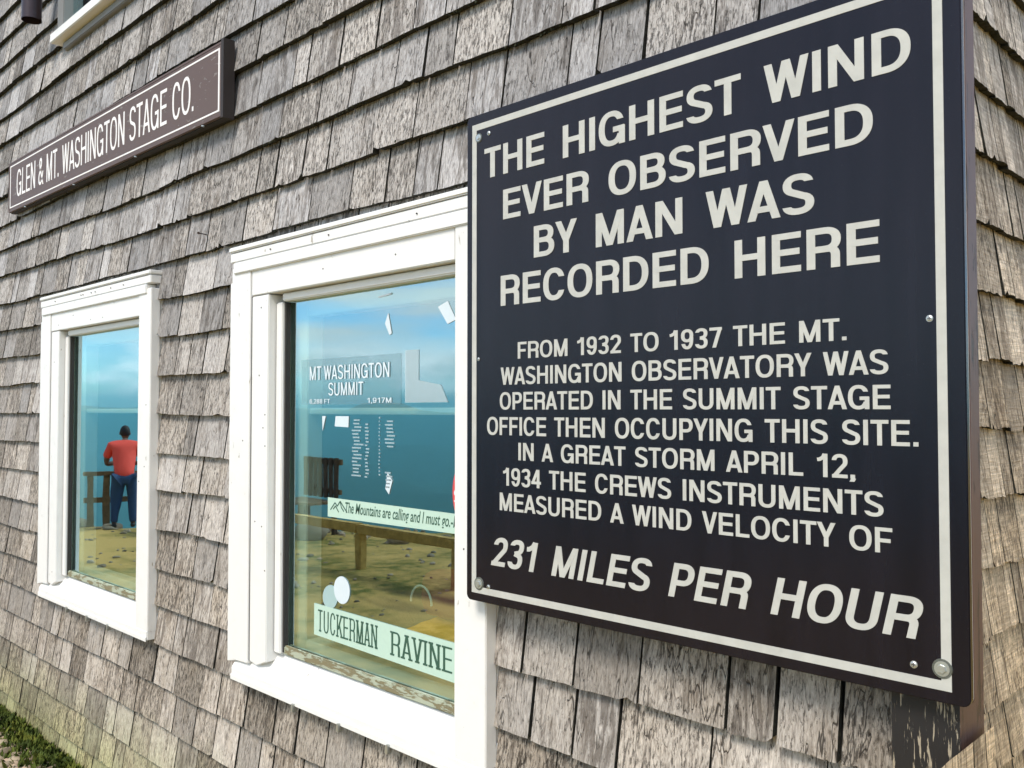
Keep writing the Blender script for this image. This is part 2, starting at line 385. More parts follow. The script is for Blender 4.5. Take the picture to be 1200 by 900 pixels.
# ------------------------------------------------------------------ building
WIN = [(-2.915, -1.605), (-4.885, -3.570)]            # outer trim in x
WZ0, WZ1 = .735, 2.222
HOLE = [(a+.26, b-.105) for a, b in WIN]
UPW = (-4.74, -3.55, 3.50, 4.72)                        # upper window outer
XL, XR, ZT = -9.5, -.52, 5.2
bld = empty('shingled_building', (-5, 1.6, 0), 'weathered grey cedar-shingled building with two white-trimmed windows at eye level', 'building')
# sheathing with openings
w = MB()
xs = sorted([XL, XR]+[v for h in HOLE for v in h]+[UPW[0]+.1, UPW[1]-.1]); zs = [-.3, .84, 2.03, UPW[2]+.06, UPW[3]-.1, ZT]
for i in range(len(xs)-1):
    for j in range(5):
        cx, cz = (xs[i]+xs[i+1])/2, (zs[j]+zs[j+1])/2
        if any(a < cx < b and .84 < cz < 2.03 for a, b in HOLE): continue
        if UPW[0]+.1 < cx < UPW[1]-.1 and UPW[2] < cz < UPW[3]-.1: continue
        w.box(xs[i], xs[i+1], 1.615, 1.74, zs[j], zs[j+1])
w.build('wall', M_dark, bld)
MB().box(-.72, -.530, 1.75, 9, -.3, ZT).build('side_wall', M_dark, bld)
MB().box(XL, -.74, 8.8, 9, -.3, ZT).box(XL-.2, XL-.01, 1.62, 9, -.3, ZT).build('back_wall', M_inwall, bld)
MB().box(XL, -.74, 1.75, 8.79, -.3, .02).build('floor', M_inwall, bld)
MB().box(XL-.1, -.45, 1.5, 9.1, ZT+.01, ZT+.15).build('roof', M_dark, bld)
MB().box(-9.3, -.75, 5.2, 5.3, .03, ZT-.05).build('partition', M_inwall, bld)

cd, sd = math.cos(rad(134.5)), math.sin(rad(134.5))
def proj(p):
    d = Vector(p)-CAM; t = rad(1.70)
    dep = d.x*cd+d.y*sd; rt = d.x*sd-d.y*cd; up = d.z
    fw = dep*math.cos(t)+up*math.sin(t); u2 = -dep*math.sin(t)+up*math.cos(t)
    if fw < .05: return None
    return 600+1041*rt/fw, 450-1041*u2/fw
def shingle(to, a0, a1, zb, zt, thick, dtop, seed, moss=True):
    """to(a, d, z) maps along-wall, depth and height to the world; returns vertices, faces, slots"""
    rr = random.Random(seed); n = 7; fr = []; tp = []; bk = []
    cup = rr.uniform(-.002, .002); tilt = rr.uniform(-.003, .003); skew = rr.uniform(-.002, .002); lift = rr.uniform(-.001, .0025)
    rag = [rr.uniform(-.0013, .0013) for _ in range(n+1)]
    if rr.random() < .14: rag[rr.choice((0, n))] += rr.uniform(.006, .016)
    if rr.random() < .12: i = rr.randrange(1, n); rag[i] += rr.uniform(.004, .009)
    for i in range(n+1):
        f = i/n; a = a0+(a1-a0)*f; cc = cup*(1-(2*f-1)**2)+lift
        z = zb+tilt*(f-.5)+rag[i]
        fr.append(to(a+skew, -cc, z)); tp.append(to(a, dtop-cc*.3, zt)); bk.append(to(a+skew, thick-cc*.2, z+.002))
    vs = fr+tp+bk; m = n+1; fs = []; ms = []
    for i in range(n):
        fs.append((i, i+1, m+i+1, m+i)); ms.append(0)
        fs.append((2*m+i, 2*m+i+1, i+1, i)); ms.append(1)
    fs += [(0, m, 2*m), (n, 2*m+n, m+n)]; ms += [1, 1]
    return vs, fs, ms
EX = .155; Z0 = 1.636
def area(vs, m=8):
    q = [proj(vs[i]) for i in (0, m-1, 2*m-1, m)]
    if any(p is None for p in q): return 0
    cx = sum(p[0] for p in q)/4; cy = sum(p[1] for p in q)/4
    if not (-25 < cx < 1215 and -25 < cy < 925): return 0
    if 556 < cx < 1125 and 150-.35*(cx-546)+20 < cy < 695+.205*(cx-549): return 0
    return abs(sum(q[i][0]*q[(i+1) % 4][1]-q[(i+1) % 4][0]*q[i][1] for i in range(4)))/2
pieces = []
def wobble(a, n): return .014*noise.noise(Vector((a*.8, n*3.7, 1.3)))+.008*noise.noise(Vector((a*2.9, n*1.7, 5)))
rs = random.Random(21)
for n in range(-11, 24):
    zb = Z0+EX*n; zt = zb+EX+.035
    spans = [(XL, -.607)]
    def cut(sp, c0, c1):
        o = []
        for a, b in sp:
            if c1 <= a or c0 >= b: o.append((a, b)); continue
            if a < c0: o.append((a, c0))
            if b > c1: o.append((c1, b))
        return o
    for a, b in WIN:
        if zb+.02 < 2.10 and zt > .80: spans = cut(spans, a+.035, b-.006)
    if zb < UPW[3]-.05 and zt > UPW[2]+.10: spans = cut(spans, UPW[0]+.01, UPW[1]-.01)
    for a, b in spans:
        x = a
        while x < b-.01:
            wd = rs.choice((rs.uniform(.08, .14), rs.uniform(.13, .19), rs.uniform(.16, .22), rs.uniform(.20, .27)))
            if b-(x+wd) < .07: wd = b-x
            th = .026+rs.uniform(-.003, .003)
            zj = zb+rs.uniform(-.002, .002)
            gap = rs.choice((.003, .005, .007, .010))
            xa, xb = x+gap/2, x+wd-gap/2
            wa, wb = wobble(xa, n), wobble(xb, n); kk = rs.uniform(.2, 1)
            f = lambda A, D, Z, xa=xa, xb=xb, wa=wa, wb=wb, kk=kk: (A, 1.568+D, Z+(wa+wb)/2+(wb-wa)*kk*((A-xa)/(xb-xa)-.5))
            g = shingle(f, xa, xb, zj, zt+.004, th, .030, rs.random())
            rnd = (rs.random(), rs.random(), rs.random())
            pieces.append((area(g[0]), g, rnd, 0)); x += wd
for n in range(-14, 34):                                  # the side wall, finer courses
    zb = 1.620+.1215*n; zt = zb+.1215+.03
    if zb > ZT-.1 or zb < -.1: continue
    y = 1.650; y0 = y
    if 1.0 < zb < 1.05:
        y = 1.31; y0 = y; zb += 0; zt = 1.119
    while y < 3.2 if y0 > 1.5 else y < 3.2:
        wd = rs.uniform(.045, .085) if y < 2.2 else rs.uniform(.08, .16)
        gap = rs.choice((.0015, .0025, .004)); tz = zt
        xo = -.499
        if y0 < 1.5 and y < 1.63: xo = -.478
        if y0 < 1.5 and y >= 1.63: tz = zb+.1215+.03
        f = lambda A, D, Z, xo=xo: (xo-D, A, Z-.05*max(0, A-1.65)*max(0, 1-abs(Z-1.4)/.45))
        g = shingle(f, y+gap, y+wd, zb+rs.uniform(-.004, .004), tz, .015+rs.uniform(-.003, .003), .020 if xo < -.49 else .004, rs.random())
        pieces.append((area(g[0])+ (1e5 if xo > -.49 else 0), g, (rs.random(), rs.random(), rs.random()), 1)); y += wd
pieces.append((0, ([( -.499, 3.2, -.1), (-.499, 9, -.1), (-.499, 9, ZT), (-.499, 3.2, ZT)], [(0, 1, 2, 3)], [0]), (.4, .4, .4), 1))
order = sorted(range(len(pieces)), key=lambda i: -pieces[i][0])
chosen = set(order[:296]); rest = MB()
for i, (ar, g, rnd, side) in enumerate(pieces):
    if i in chosen and ar > 60:
        mb = MB(); c = Vector(g[0][0])
        mb.add([Vector(p)-c for p in g[0]], g[1], g[2], rnd)
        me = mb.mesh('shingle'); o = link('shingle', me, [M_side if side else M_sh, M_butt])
        o.location = c; o.parent = bld; o.matrix_parent_inverse = Matrix.Translation(-Vector(bld.location))
    else:
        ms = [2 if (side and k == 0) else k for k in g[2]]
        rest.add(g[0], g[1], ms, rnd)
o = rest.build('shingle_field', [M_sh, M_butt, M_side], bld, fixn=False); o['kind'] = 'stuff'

# tufts of dark moss clinging under the upper course edges
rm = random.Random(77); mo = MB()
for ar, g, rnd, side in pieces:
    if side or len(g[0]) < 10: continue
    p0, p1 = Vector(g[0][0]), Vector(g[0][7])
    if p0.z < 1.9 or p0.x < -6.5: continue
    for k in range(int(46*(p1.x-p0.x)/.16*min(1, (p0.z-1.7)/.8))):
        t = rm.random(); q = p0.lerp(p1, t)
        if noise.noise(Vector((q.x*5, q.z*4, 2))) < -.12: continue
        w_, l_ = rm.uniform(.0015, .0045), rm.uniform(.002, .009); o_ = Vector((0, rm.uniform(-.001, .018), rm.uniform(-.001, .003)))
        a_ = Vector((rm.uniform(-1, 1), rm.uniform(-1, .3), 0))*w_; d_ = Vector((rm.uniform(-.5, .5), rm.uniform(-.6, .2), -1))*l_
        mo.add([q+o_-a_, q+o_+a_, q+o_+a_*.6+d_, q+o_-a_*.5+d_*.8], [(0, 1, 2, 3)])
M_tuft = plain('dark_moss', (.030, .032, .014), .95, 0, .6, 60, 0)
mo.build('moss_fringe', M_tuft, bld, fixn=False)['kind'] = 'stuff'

# corner post: painted black on its front, brown on its side
cp = MB()
x0, x1, y0, y1 = -.605, -.4965, 1.53, 1.648
vs = [(x, y, z) for z in (-.2, ZT) for x, y in ((x0, y0), (x1, y0), (x1, y1), (x0, y1))]
cp.add(vs, [(0, 1, 5, 4), (1, 2, 6, 5), (2, 3, 7, 6), (3, 0, 4, 7), (3, 2, 1, 0), (4, 5, 6, 7)], [0, 1, 1, 0, 0, 0])
cp.build('corner_post', [M_black, M_brown], bld)

def window(a, b):
    fr = empty('window', (a, 1.6, WZ0)); fr.parent = bld; fr.matrix_parent_inverse = Matrix.Translation(-Vector(bld.location))
    def B(name, x0, x1, y0, y1, z0, z1, mat=M_white, bev=.0025):
        return MB().box(x0, x1, y0, y1, z0, z1).build(name, mat, fr, bev)
    # left casing with its foot cut on a slant
    MB().prism([(a, .772), (a+.06, .786), (a+.140, .79), (a+.140, 2.150), (a+.012, 2.150), (a+.012, 2.10), (a, 2.10)], 'y', 1.541, 1.612).build('casing', M_white, fr, .002)
    MB().prism([(a+.1435, .80), (a+.19, .792), (a+.252, .815), (a+.252, 2.040), (a+.1435, 2.040)], 'y', 1.546, 1.606).build('stop_board', M_white, fr, .0025)
    MB().box(a+.2555, a+.294, 1.573, 1.608, .845, 2.012).build('bead', M_white, fr, .003)
    B('casing', b-.118, b, 1.540, 1.578, .757, 2.150)
    B('casing_edge', b-.100, b-.004, 1.5795, 1.612, .80, 2.145, M_white)
    B('head_board', a+.1435, b-.1205, 1.544, 1.604, 2.043, 2.150)
    B('drip_strip', a+.030, b-.040, 1.534, 1.600, 2.1285, 2.168, M_white, .003)
    B('cap_board', a+.004, b-.001, 1.5375, 1.606, 2.1705, 2.2035)
    B('cap_lip', a+.001, b+.001, 1.532, 1.606, 2.206, 2.224, M_white, .004)
    B('head_bead', a+.297, b-.080, 1.570, 1.607, 2.014, 2.040, M_white, .004)
    B('glazing_bead', a+.297, b-.080, 1.584, 1.600, .842, .872, M_old, .004)
    MB().box(a+.1405, a+.1432, 1.5465, 1.60, .80, 2.04).box(a+.2525, a+.2552, 1.576, 1.60, .845, 2.012).build('joint', M_dark, fr)  # dark caulk strips that also stand in for shade in the board gaps
    # sloping sill
    MB().prism([(1.5385, .724), (1.5385, .760), (1.600, .842), (1.612, .842), (1.612, .724)], 'x', a+.034, b-.001).build('sill', M_white, fr, .003)
    MB().prism([(1.5335, .719), (1.5335, .737), (1.538, .740), (1.538, .719)], 'x', a+.036, b-.003).build('sill_lip', M_white, fr, .0015)
    for q in (.33, .52, .70):
        xx = a+(b-a)*q; mb = MB().box(xx, xx+.012, 1.529, 1.545, .699, .7185).box(xx+.009, xx+.018, 1.525, 1.533, .706, .728); mb.build('clip', M_steel, fr, .001)
    g = MB().box(a+.270, b-.080, 1.600, 1.604, .850, 2.030); g.build('pane', M_glass, fr)
    MB().box(a+.2945, a+.303, 1.582, 1.5995, .850, 2.012).build('gasket', M_dark, fr)
    mi = MB()
    mi.box(a+.270, a+.345, 1.640, 1.70, .85, 2.03).box(b-.15, b-.09, 1.640, 1.70, .85, 2.03).box(a+.346, b-.151, 1.640, 1.70, 1.965, 2.03).box(a+.346, b-.151, 1.640, 1.70, .85, .89)
    mi.build('inner_sash', M_white, fr, .003)
    MB().box(a+.346, b-.151, 1.645, 1.675, 1.637, 1.658).build('meeting_rail', M_white, fr, .003)
    MB().box(a+.20, b-.05, 1.741, 2.02, .80, .84).build('inner_sill', M_inwall, fr, .003)
    MB().box(a+.262, a+.269, 1.604, 1.74, .845, 2.03).box(b-.10, b-.09, 1.604, 1.74, .845, 2.03).build('jamb_liner', M_inwall, fr)
    # nail heads in the trim
    rr = random.Random(a)
    for k in range(16):
        px, pz, py = rr.choice([(a+.02+rr.random()*.1, rr.uniform(.85, 2.1), 1.541), (a+.16+rr.random()*.08, rr.uniform(.85, 2.0), 1.546), (b-.10+rr.random()*.08, rr.uniform(.85, 2.1), 1.540), (rr.uniform(a+.2, b-.2), rr.uniform(2.06, 2.11), 1.544), (rr.uniform(a+.2, b-.2), 2.187, 1.535)])
        MB().tube((px, py+.002, pz), (px, py-.0008, pz), .0026, n=6).build('nail_head', M_rust, fr)
    return fr
for a, b in WIN: window(a, b)
# upper window seen from below
uw = empty('window', (UPW[0], 1.6, UPW[2])); uw.parent = bld; uw.matrix_parent_inverse = Matrix.Translation(-Vector(bld.location))
M_grey = paint_mat('grey_weathered_trim', (.20, .20, .19))
MB().box(UPW[0], UPW[0]+.085, 1.55, 1.62, 3.545, 4.72).box(UPW[1]-.085, UPW[1], 1.55, 1.62, 3.545, 4.72).box(UPW[0], UPW[1], 1.548, 1.62, 4.721, 4.82).build('casing', M_grey, uw, .003)
MB().box(UPW[0]-.015, UPW[1]+.03, 1.52, 1.62, 3.495, 3.542).build('sill', M_white, uw, .004)
MB().box(UPW[0]+.05, UPW[1]-.05, 1.56, 1.62, 3.455, 3.491).build('sill_board', M_grey, uw, .004)
MB().box(UPW[0]+.0855, UPW[1]-.0855, 1.596, 1.60, 3.545, 4.72).build('pane', M_glass, uw)

# ------------------------------------------------------------------ the wind record sign
def rrect(x0, x1, z0, z1, r, n=5):
    o = []
    for cx, cz, a0 in ((x1-r, z1-r, 0), (x0+r, z1-r, 90), (x0+r, z0+r, 180), (x1-r, z0+r, 270)):
        o += [(cx+r*math.cos(rad(a0+90*i/n)), cz+r*math.sin(rad(a0+90*i/n))) for i in range(n+1)]
    return o
SX0, SX1, SZ0, SZ1 = -1.632, -.470, 1.184, 2.384
sg = empty('wall_sign', (-1.05, 1.52, SZ0), 'large square black notice board about the 231 miles per hour wind record', 'sign')
MB().prism(rrect(SX0, SX1, SZ0, SZ1, .014), 'y', 1.5165, 1.528).build('back_panel', M_brown, sg, .001)
MB().prism(rrect(SX0+.001, SX1-.001, SZ0+.001, SZ1-.001, .013), 'y', 1.5135, 1.5160).build('core_layer', M_core, sg)
MB().prism(rrect(SX0, SX1, SZ0, SZ1, .014), 'y', 1.500, 1.5130).build('face_panel', M_panel, sg, .0015)
bo = MB(); bx0, bx1, bz0, bz1, bw = -1.612, -.498, 1.204, 2.360, .0155
fy0, fy1 = 1.4990, 1.5005
for r in ((bx0, bx1, bz0, bz0+bw), (bx0, bx1, bz1-bw, bz1), (bx0, bx0+bw, bz0+bw+.0001, bz1-bw-.0001), (bx1-bw, bx1, bz0+bw+.0001, bz1-bw-.0001)):
    bo.box(r[0], r[1], fy0, fy1, r[2], r[3])
bo.build('border_line', M_letter, sg)
TX = [("THE HIGHEST WIND", -1.568, -.548, 2.2185, .0735, 0), ("EVER OBSERVED", -1.503, -.612, 2.1085, .0715, 0),
      ("BY MAN WAS", -1.402, -.718, 2.0040, .0730, 0), ("RECORDED HERE", -1.511, -.603, 1.9005, .0725, 0),
      ("FROM 1932 TO 1937 THE MT.", -1.454, -.662, 1.7715, .0390, 0), ("WASHINGTON OBSERVATORY WAS", -1.511, -.591, 1.7110, .0415, 0),
      ("OPERATED IN THE SUMMIT STAGE", -1.514, -.588, 1.6520, .0410, 0), ("OFFICE THEN OCCUPYING THIS SITE.", -1.558, -.544, 1.5910, .0430, 0),
      ("IN A GREAT STORM APRIL 12,", -1.452, -.648, 1.5330, .0410, 0), ("1934 THE CREWS INSTRUMENTS", -1.503, -.602, 1.4715, .0420, 0),
      ("MEASURED A WIND VELOCITY OF", -1.514, -.588, 1.4120, .0420, 0), ("231 MILES PER HOUR", -1.545, -.536, 1.2780, .0680, .20)]
for i, (t, a, b, z, cap, sh) in enumerate(TX):
    lettering('lettering', t, a, b, z, cap, 1.4998, M_letter, sg, sh, space=.52 if i < 4 or i == 11 else .46, track=.0,
              w=SW*(1.0 if i < 4 or i == 11 else .94), t=TH*(1.0 if i < 4 or i == 11 else .94))
def bolt(x, z, r, nm, par, y=1.4998, mat=M_steel):
    mb = MB().tube((x, y, z), (x, y-r*.25, z), r, r*.95, 20)
    if nm == 'bolt':
        mb.tube((x, y-r*.25, z), (x, y-r*.50, z), r*.62, r*.54, 6)
    else: mb.tube((x, y-r*.25, z), (x, y-r*.45, z), r*.85, r*.5, 14)
    o = mb.build(nm, mat, par)
    if nm == 'bolt':
        MB().tube((x, y+.0002, z), (x, y-r*.16, z), r*1.28, r*1.22, 24).build('washer', M_washer, o)
    if nm == 'screw':
        MB().box(x-r*.5, x+r*.5, y-r*.50, y-r*.2, z-r*.1, z+r*.1).box(x-r*.1, x+r*.1, y-r*.49, y-r*.2, z-r*.5, z+r*.5).build('slot', M_rust, o)
for x, z, r, nm in ((-1.586, 1.2275, .0125, 'bolt'), (-.512, 1.2385, .0125, 'bolt'), (-1.589, 2.325, .009, 'bolt'), (-1.553, 2.329, .0055, 'screw'),
                    (-1.553, 1.224, .0055, 'screw'), (-.556, 1.2365, .0062, 'screw'), (-.524, 1.799, .0058, 'screw'), (-1.589, 1.776, .0045, 'screw')):
    bolt(x, z, r, nm, sg)

# ------------------------------------------------------------------ the stage company sign
gs = empty('name_board', (-4.2, 1.55, 2.7), 'long narrow brown board with white line border reading GLEN & MT. WASHINGTON STAGE CO.', 'sign')
TL, PV = -.0115, -4.18
def tz(x, z): return z+(x-PV)*TL
def tbox(mb, x0, x1, y0, y1, z0, z1):
    vs = [(x, y, tz(x, z)) for x in (x0, x1) for y in (y0, y1) for z in (z0, z1)]
    return mb.add(vs, [(0, 1, 3, 2), (4, 6, 7, 5), (0, 4, 5, 1), (2, 3, 7, 6), (0, 2, 6, 4), (1, 5, 7, 3)])
GX0, GX1, GZ0, GZ1 = -5.385, -2.965, 2.728, 2.992
tbox(MB(), GX0+.004, GX1-.003, 1.526, 1.538, GZ0+.004, GZ1-.004).build('board', M_gsign, gs)
tbox(MB(), GX0+.012, GX1-.006, 1.5385, 1.562, GZ0+.012, GZ1-.003).build('backing_board', M_gdark, gs)
ed = MB()
et = MB(); tbox(et, GX0-.003, GX1-.003, 1.5245, 1.5375, GZ0-.004, GZ0+.0035); tbox(et, GX0-.003, GX1-.003, 1.5245, 1.5375, GZ1-.0035, GZ1+.004); tbox(et, GX0-.005, GX0+.0035, 1.5243, 1.5377, GZ0-.003, GZ1+.003); et.build('edge_trim', M_gsign, gs)
tbox(ed, GX0-.006, GX1-.003, 1.539, 1.563, GZ0-.008, GZ0+.011); tbox(ed, GX0-.006, GX1-.003, 1.539, 1.563, GZ1-.0025, GZ1+.006)
tbox(ed, GX1-.0025, GX1+.016, 1.523, 1.567, GZ0-.012, GZ1+.012)
ed.build('frame', M_gdark, gs)
gb = MB(); m_ = .016; q = .0065
for r in ((GX0+m_, GX1-m_, GZ0+m_, GZ0+m_+q), (GX0+m_, GX1-m_, GZ1-m_-q, GZ1-m_), (GX0+m_, GX0+m_+q*1.6, GZ0+m_+q, GZ1-m_-q), (GX1-m_-q*1.6, GX1-m_, GZ0+m_+q, GZ1-m_-q)):
    tbox(gb, r[0], r[1], 1.525, 1.527, r[2], r[3])
gb.build('border_line', M_gletter, gs)
lettering('lettering', "GLEN & MT. WASHINGTON STAGE CO.", -5.255, -3.185, 2.792, .143, 1.526, M_gletter, gs, tilt=TL, pivot=PV, w=.13, t=.095, space=.42, track=.03)
for x in (-5.1, -4.4, -3.7, -3.1):
    mb = MB().tube((x, 1.522, tz(x, 2.716)), (x, 1.522, tz(x, 2.712)), .006, n=8); mb.build('screw', M_steel, gs)

# ------------------------------------------------------------------ pipe and nail
dp = empty('drain_pipe', (-4.86, 1.43, 3.6), 'dark brown round pipe end hanging down the wall beside the upper window', 'pipe')
mb = MB(); n = 24
for r, z0, z1 in ((.046, 3.62, 5.15),):
    mb.tube((-4.84, 1.46, z0), (-4.84, 1.46, z1), r, r, n, caps=False)
    mb.tube((-4.84, 1.46, z0), (-4.84, 1.46, z1), r-.003, r-.003, n, caps=False)
    mb.tube((-4.84, 1.46, z0), (-4.84, 1.46, z0+.004), r+.002, r+.002, n, caps=False)
mb.build('pipe', M_pipe, dp, smooth=True)
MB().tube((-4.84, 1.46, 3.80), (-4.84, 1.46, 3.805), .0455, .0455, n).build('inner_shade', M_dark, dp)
MB().box(-4.86, -4.82, 1.50, 1.60, 4.4, 4.43).tube((-4.84, 1.46, 4.39), (-4.84, 1.46, 4.44), .050, .050, n).build('bracket', M_pipe, dp)
nl = MB().tube((-3.17, 1.575, 2.315), (-3.10, 1.51, 2.302), .0022, n=6).tube((-3.10, 1.51, 2.302), (-3.098, 1.508, 2.3015), .005, n=8)
tag(nl.build('nail', M_rust), 'bent nail sticking out of a shingle above the big window', 'nail')

# ------------------------------------------------------------------ stickers and goods behind the big pane
def sticker_mat(name, col, alpha=1):
    m = NT(name); n = m.noise(m.coords(), 60, 3, .5); m.set(m.mix(n, tuple(x*.93 for x in col), col), .5)
    m.b.inputs['Alpha'].default_value = alpha; return m.mat
M_mint = sticker_mat('pale_mint_vinyl', (.46, .62, .52)); M_paper = sticker_mat('white_paper', (.60, .68, .72))
M_film = sticker_mat('clear_film', (.25, .45, .52), .16); M_ink = sticker_mat('dark_green_ink', (.03, .09, .06)); M_wtxt = sticker_mat('white_ink', (.66, .74, .78))
M_red = sticker_mat('red_vinyl', (.62, .06, .06)); M_pur = sticker_mat('magenta_vinyl', (.45, .05, .42)); M_faint = sticker_mat('pale_film', (.55, .68, .72), .35)
GY = 1.5975
def card(name, poly, mat, label, cat, group=None, y=GY):
    e = empty(name, (poly[0][0], y, poly[0][1]), label, cat, group)
    MB().prism(poly, 'y', y, y+.0012).build('sheet', mat, e); return e
t = card('window_sticker', [(-2.513, .917), (-2.513, 1.016), (-1.70, 1.010), (-1.70, .903)], M_mint, 'long pale green sticker lettered TUCKERMAN RAVINE at the foot of the big window', 'sticker', y=GY)
lettering('lettering', 'TUCKERMAN', -2.490, -2.178, .932, .068, GY-.0001, M_ink, t, w=.15, t=.07, serif=True, track=.10, depth=.0006)
lettering('lettering', 'RAVINE', -2.118, -1.850, .928, .068, GY-.0001, M_ink, t, w=.15, t=.07, serif=True, track=.10, depth=.0006)
t = card('window_sticker', [(-2.440, 1.310), (-2.440, 1.370), (-1.72, 1.366), (-1.72, 1.314)], M_mint, 'narrow pale strip with a mountain drawing and the words The Mountains are calling', 'sticker', y=GY)
mt = MB()
for P_ in ([(-2.425, 1.332), (-2.400, 1.356), (-2.388, 1.346), (-2.372, 1.362), (-2.335, 1.330)], [(-2.410, 1.335), (-2.397, 1.346), (-2.380, 1.328)], [(-2.372, 1.362), (-2.366, 1.344), (-2.352, 1.332)]):
    for (ax, az), (bx, bz) in zip(P_, P_[1:]):
        d = Vector((bx-ax, bz-az)).normalized(); nx, nz_ = -d.y*.0022, d.x*.0022
        mt.add([(ax+nx, GY-.0003, az+nz_), (ax-nx, GY-.0003, az-nz_), (bx-nx, GY-.0003, bz-nz_), (bx+nx, GY-.0003, bz+nz_)], [(0, 1, 2, 3)])
mt.build('mountain_drawing', M_ink, t)
def font_text(txt, x0, x1, zb, zt, y, mat, parent, shear=.25, name='lettering'):
    c = bpy.data.curves.new('t', 'FONT'); c.body = txt; c.shear = shear; c.size = 1; c.extrude = 0; c.offset = .012
    o = bpy.data.objects.new('t', c); C.objects.link(o); bpy.context.view_layer.update()
    me = bpy.data.meshes.new_from_object(o.evaluated_get(bpy.context.evaluated_depsgraph_get()))
    bpy.data.objects.remove(o)
    X = [v.co.x for v in me.vertices]; Y = [v.co.y for v in me.vertices]
    for v in me.vertices:
        v.co = (x0+(v.co.x-min(X))/(max(X)-min(X))*(x1-x0), y, zb+(v.co.y-min(Y))/(max(Y)-min(Y))*(zt-zb))
    me.materials.clear(); return link(name, me, mat, parent)
font_text("The Mountains are calling and I must go.-M", -2.345, -1.822, 1.319, 1.362, GY-.0003, M_ink, t)
t = card('window_film', [(-2.600, 1.668), (-2.600, 1.815), (-2.075, 1.815), (-2.075, 1.668)], M_film, 'translucent panel lettered MT WASHINGTON SUMMIT 6,288 FT 1,917M in the big window', 'sticker')
for tx, a, b, z, cp_ in (("MT WASHINGTON", -2.547, -2.128, 1.7475, .044), ("SUMMIT", -2.440, -2.255, 1.697, .040), ("6,288 FT", -2.547, -2.432, 1.672, .014), ("1,917M", -2.235, -2.118, 1.6725, .015)):
    lettering('lettering', tx, a, b, z, cp_, GY-.0001, M_wtxt, t, w=.13, t=.11, track=.06, depth=.0003)
card('paper_slip', [(-2.055, 1.672), (-2.055, 1.822), (-1.995, 1.822), (-1.995, 1.735), (-1.90, 1.72), (-1.87, 1.672)], M_faint, 'pale L-shaped slip of paper right of the MT WASHINGTON lettering', 'paper')
sc = [([(-2.150, 1.905), (-2.135, 1.935), (-2.118, 1.875), (-2.128, 1.870)], 'thin slanted white paper scrap high in the middle of the big pane'),
      ([(-1.912, 1.935), (-1.872, 1.948), (-1.838, 1.895), (-1.872, 1.885)], 'largest white paper scrap at the upper right of the big pane'),
      ([(-2.405, 1.600), (-2.400, 1.632), (-2.330, 1.632), (-2.332, 1.598)], 'white corner of paper tucked under the meeting rail of the big window'),
      ([(-2.145, 1.415), (-2.135, 1.462), (-2.112, 1.440), (-2.128, 1.400)], 'small white arrowhead-shaped scrap above the mountains strip'),
      ([(-2.472, 1.585), (-2.475, 1.632), (-2.455, 1.632)], 'small white triangular scrap under the meeting rail at the left'),
      ([(-2.182, 1.984), (-2.182, 1.988), (-2.120, 1.994), (-2.12, 1.989)], 'thin white sliver of tape near the top of the big pane')]
for p, lb in sc: card('paper_scrap', p, M_paper, lb, 'paper')
ls = empty('price_list', (-2.3, GY, 1.4), 'faint list of small white printed lines in two columns on the big pane', 'paper')
rr = random.Random(4); mb = MB()
for cx, z0, z1, ww in ((-2.285, 1.435, 1.612, .030), (-2.235, 1.435, 1.60, .012), (-2.125, 1.53, 1.61, .026), (-2.130, 1.41, 1.46, .018), (-2.175, 1.45, 1.62, .004)):
    z = z1
    while z > z0:
        a = cx-ww*rr.uniform(.5, 1); mb.box(a, a+ww*rr.uniform(.9, 1.7), GY, GY+.0006, z, z+.0045); z -= .0105
mb.build('printed_lines', M_faint, ls)['kind'] = 'stuff'
def oval(cx, cz, rx, rz, lb, rot=0, name='oval_sticker', mat=M_paper, y=GY, grp=None):
    return card(name, [(cx+rx*math.cos(a)*math.cos(rot)-rz*math.sin(a)*math.sin(rot), cz+rx*math.cos(a)*math.sin(rot)+rz*math.sin(a)*math.cos(rot)) for a in [2*math.pi*i/28 for i in range(28)]], mat, lb, 'sticker', grp, y)
oval(-2.425, 1.048, .042, .036, 'greyer oval sticker of the pair, lower and left of the whiter one', .5, mat=sticker_mat('grey_vinyl', (.34, .48, .48)), y=GY+.0004)
oval(-2.362, 1.078, .042, .042, 'whiter oval sticker of the pair above TUCKERMAN')
rd = oval(-1.868, 1.425, .030, .070, 'red and magenta sticker with white curl at the right edge of the big pane', 0, 'round_sticker', M_red)
MB().prism([(-1.890, 1.458), (-1.868, 1.494), (-1.852, 1.488), (-1.842, 1.458)], 'y', GY-.0008, GY-.0002).build('magenta_band', M_pur, rd)
lettering('lettering', 'S', -1.892, -1.862, 1.395, .038, GY-.0003, M_wtxt, rd, w=.16, t=.14, depth=.0004)
for o in [o for o in C.objects if o.parent is None and o.name.split('.')[0] in ('window_sticker', 'window_film', 'paper_slip', 'paper_scrap', 'price_list', 'oval_sticker', 'round_sticker')]:
    o.location.x += .056; o.location.z += .018 if o.location.z < 1.2 else (.006 if o.location.z < 1.5 else 0)
    if o.name == 'round_sticker': o.location.x += .048
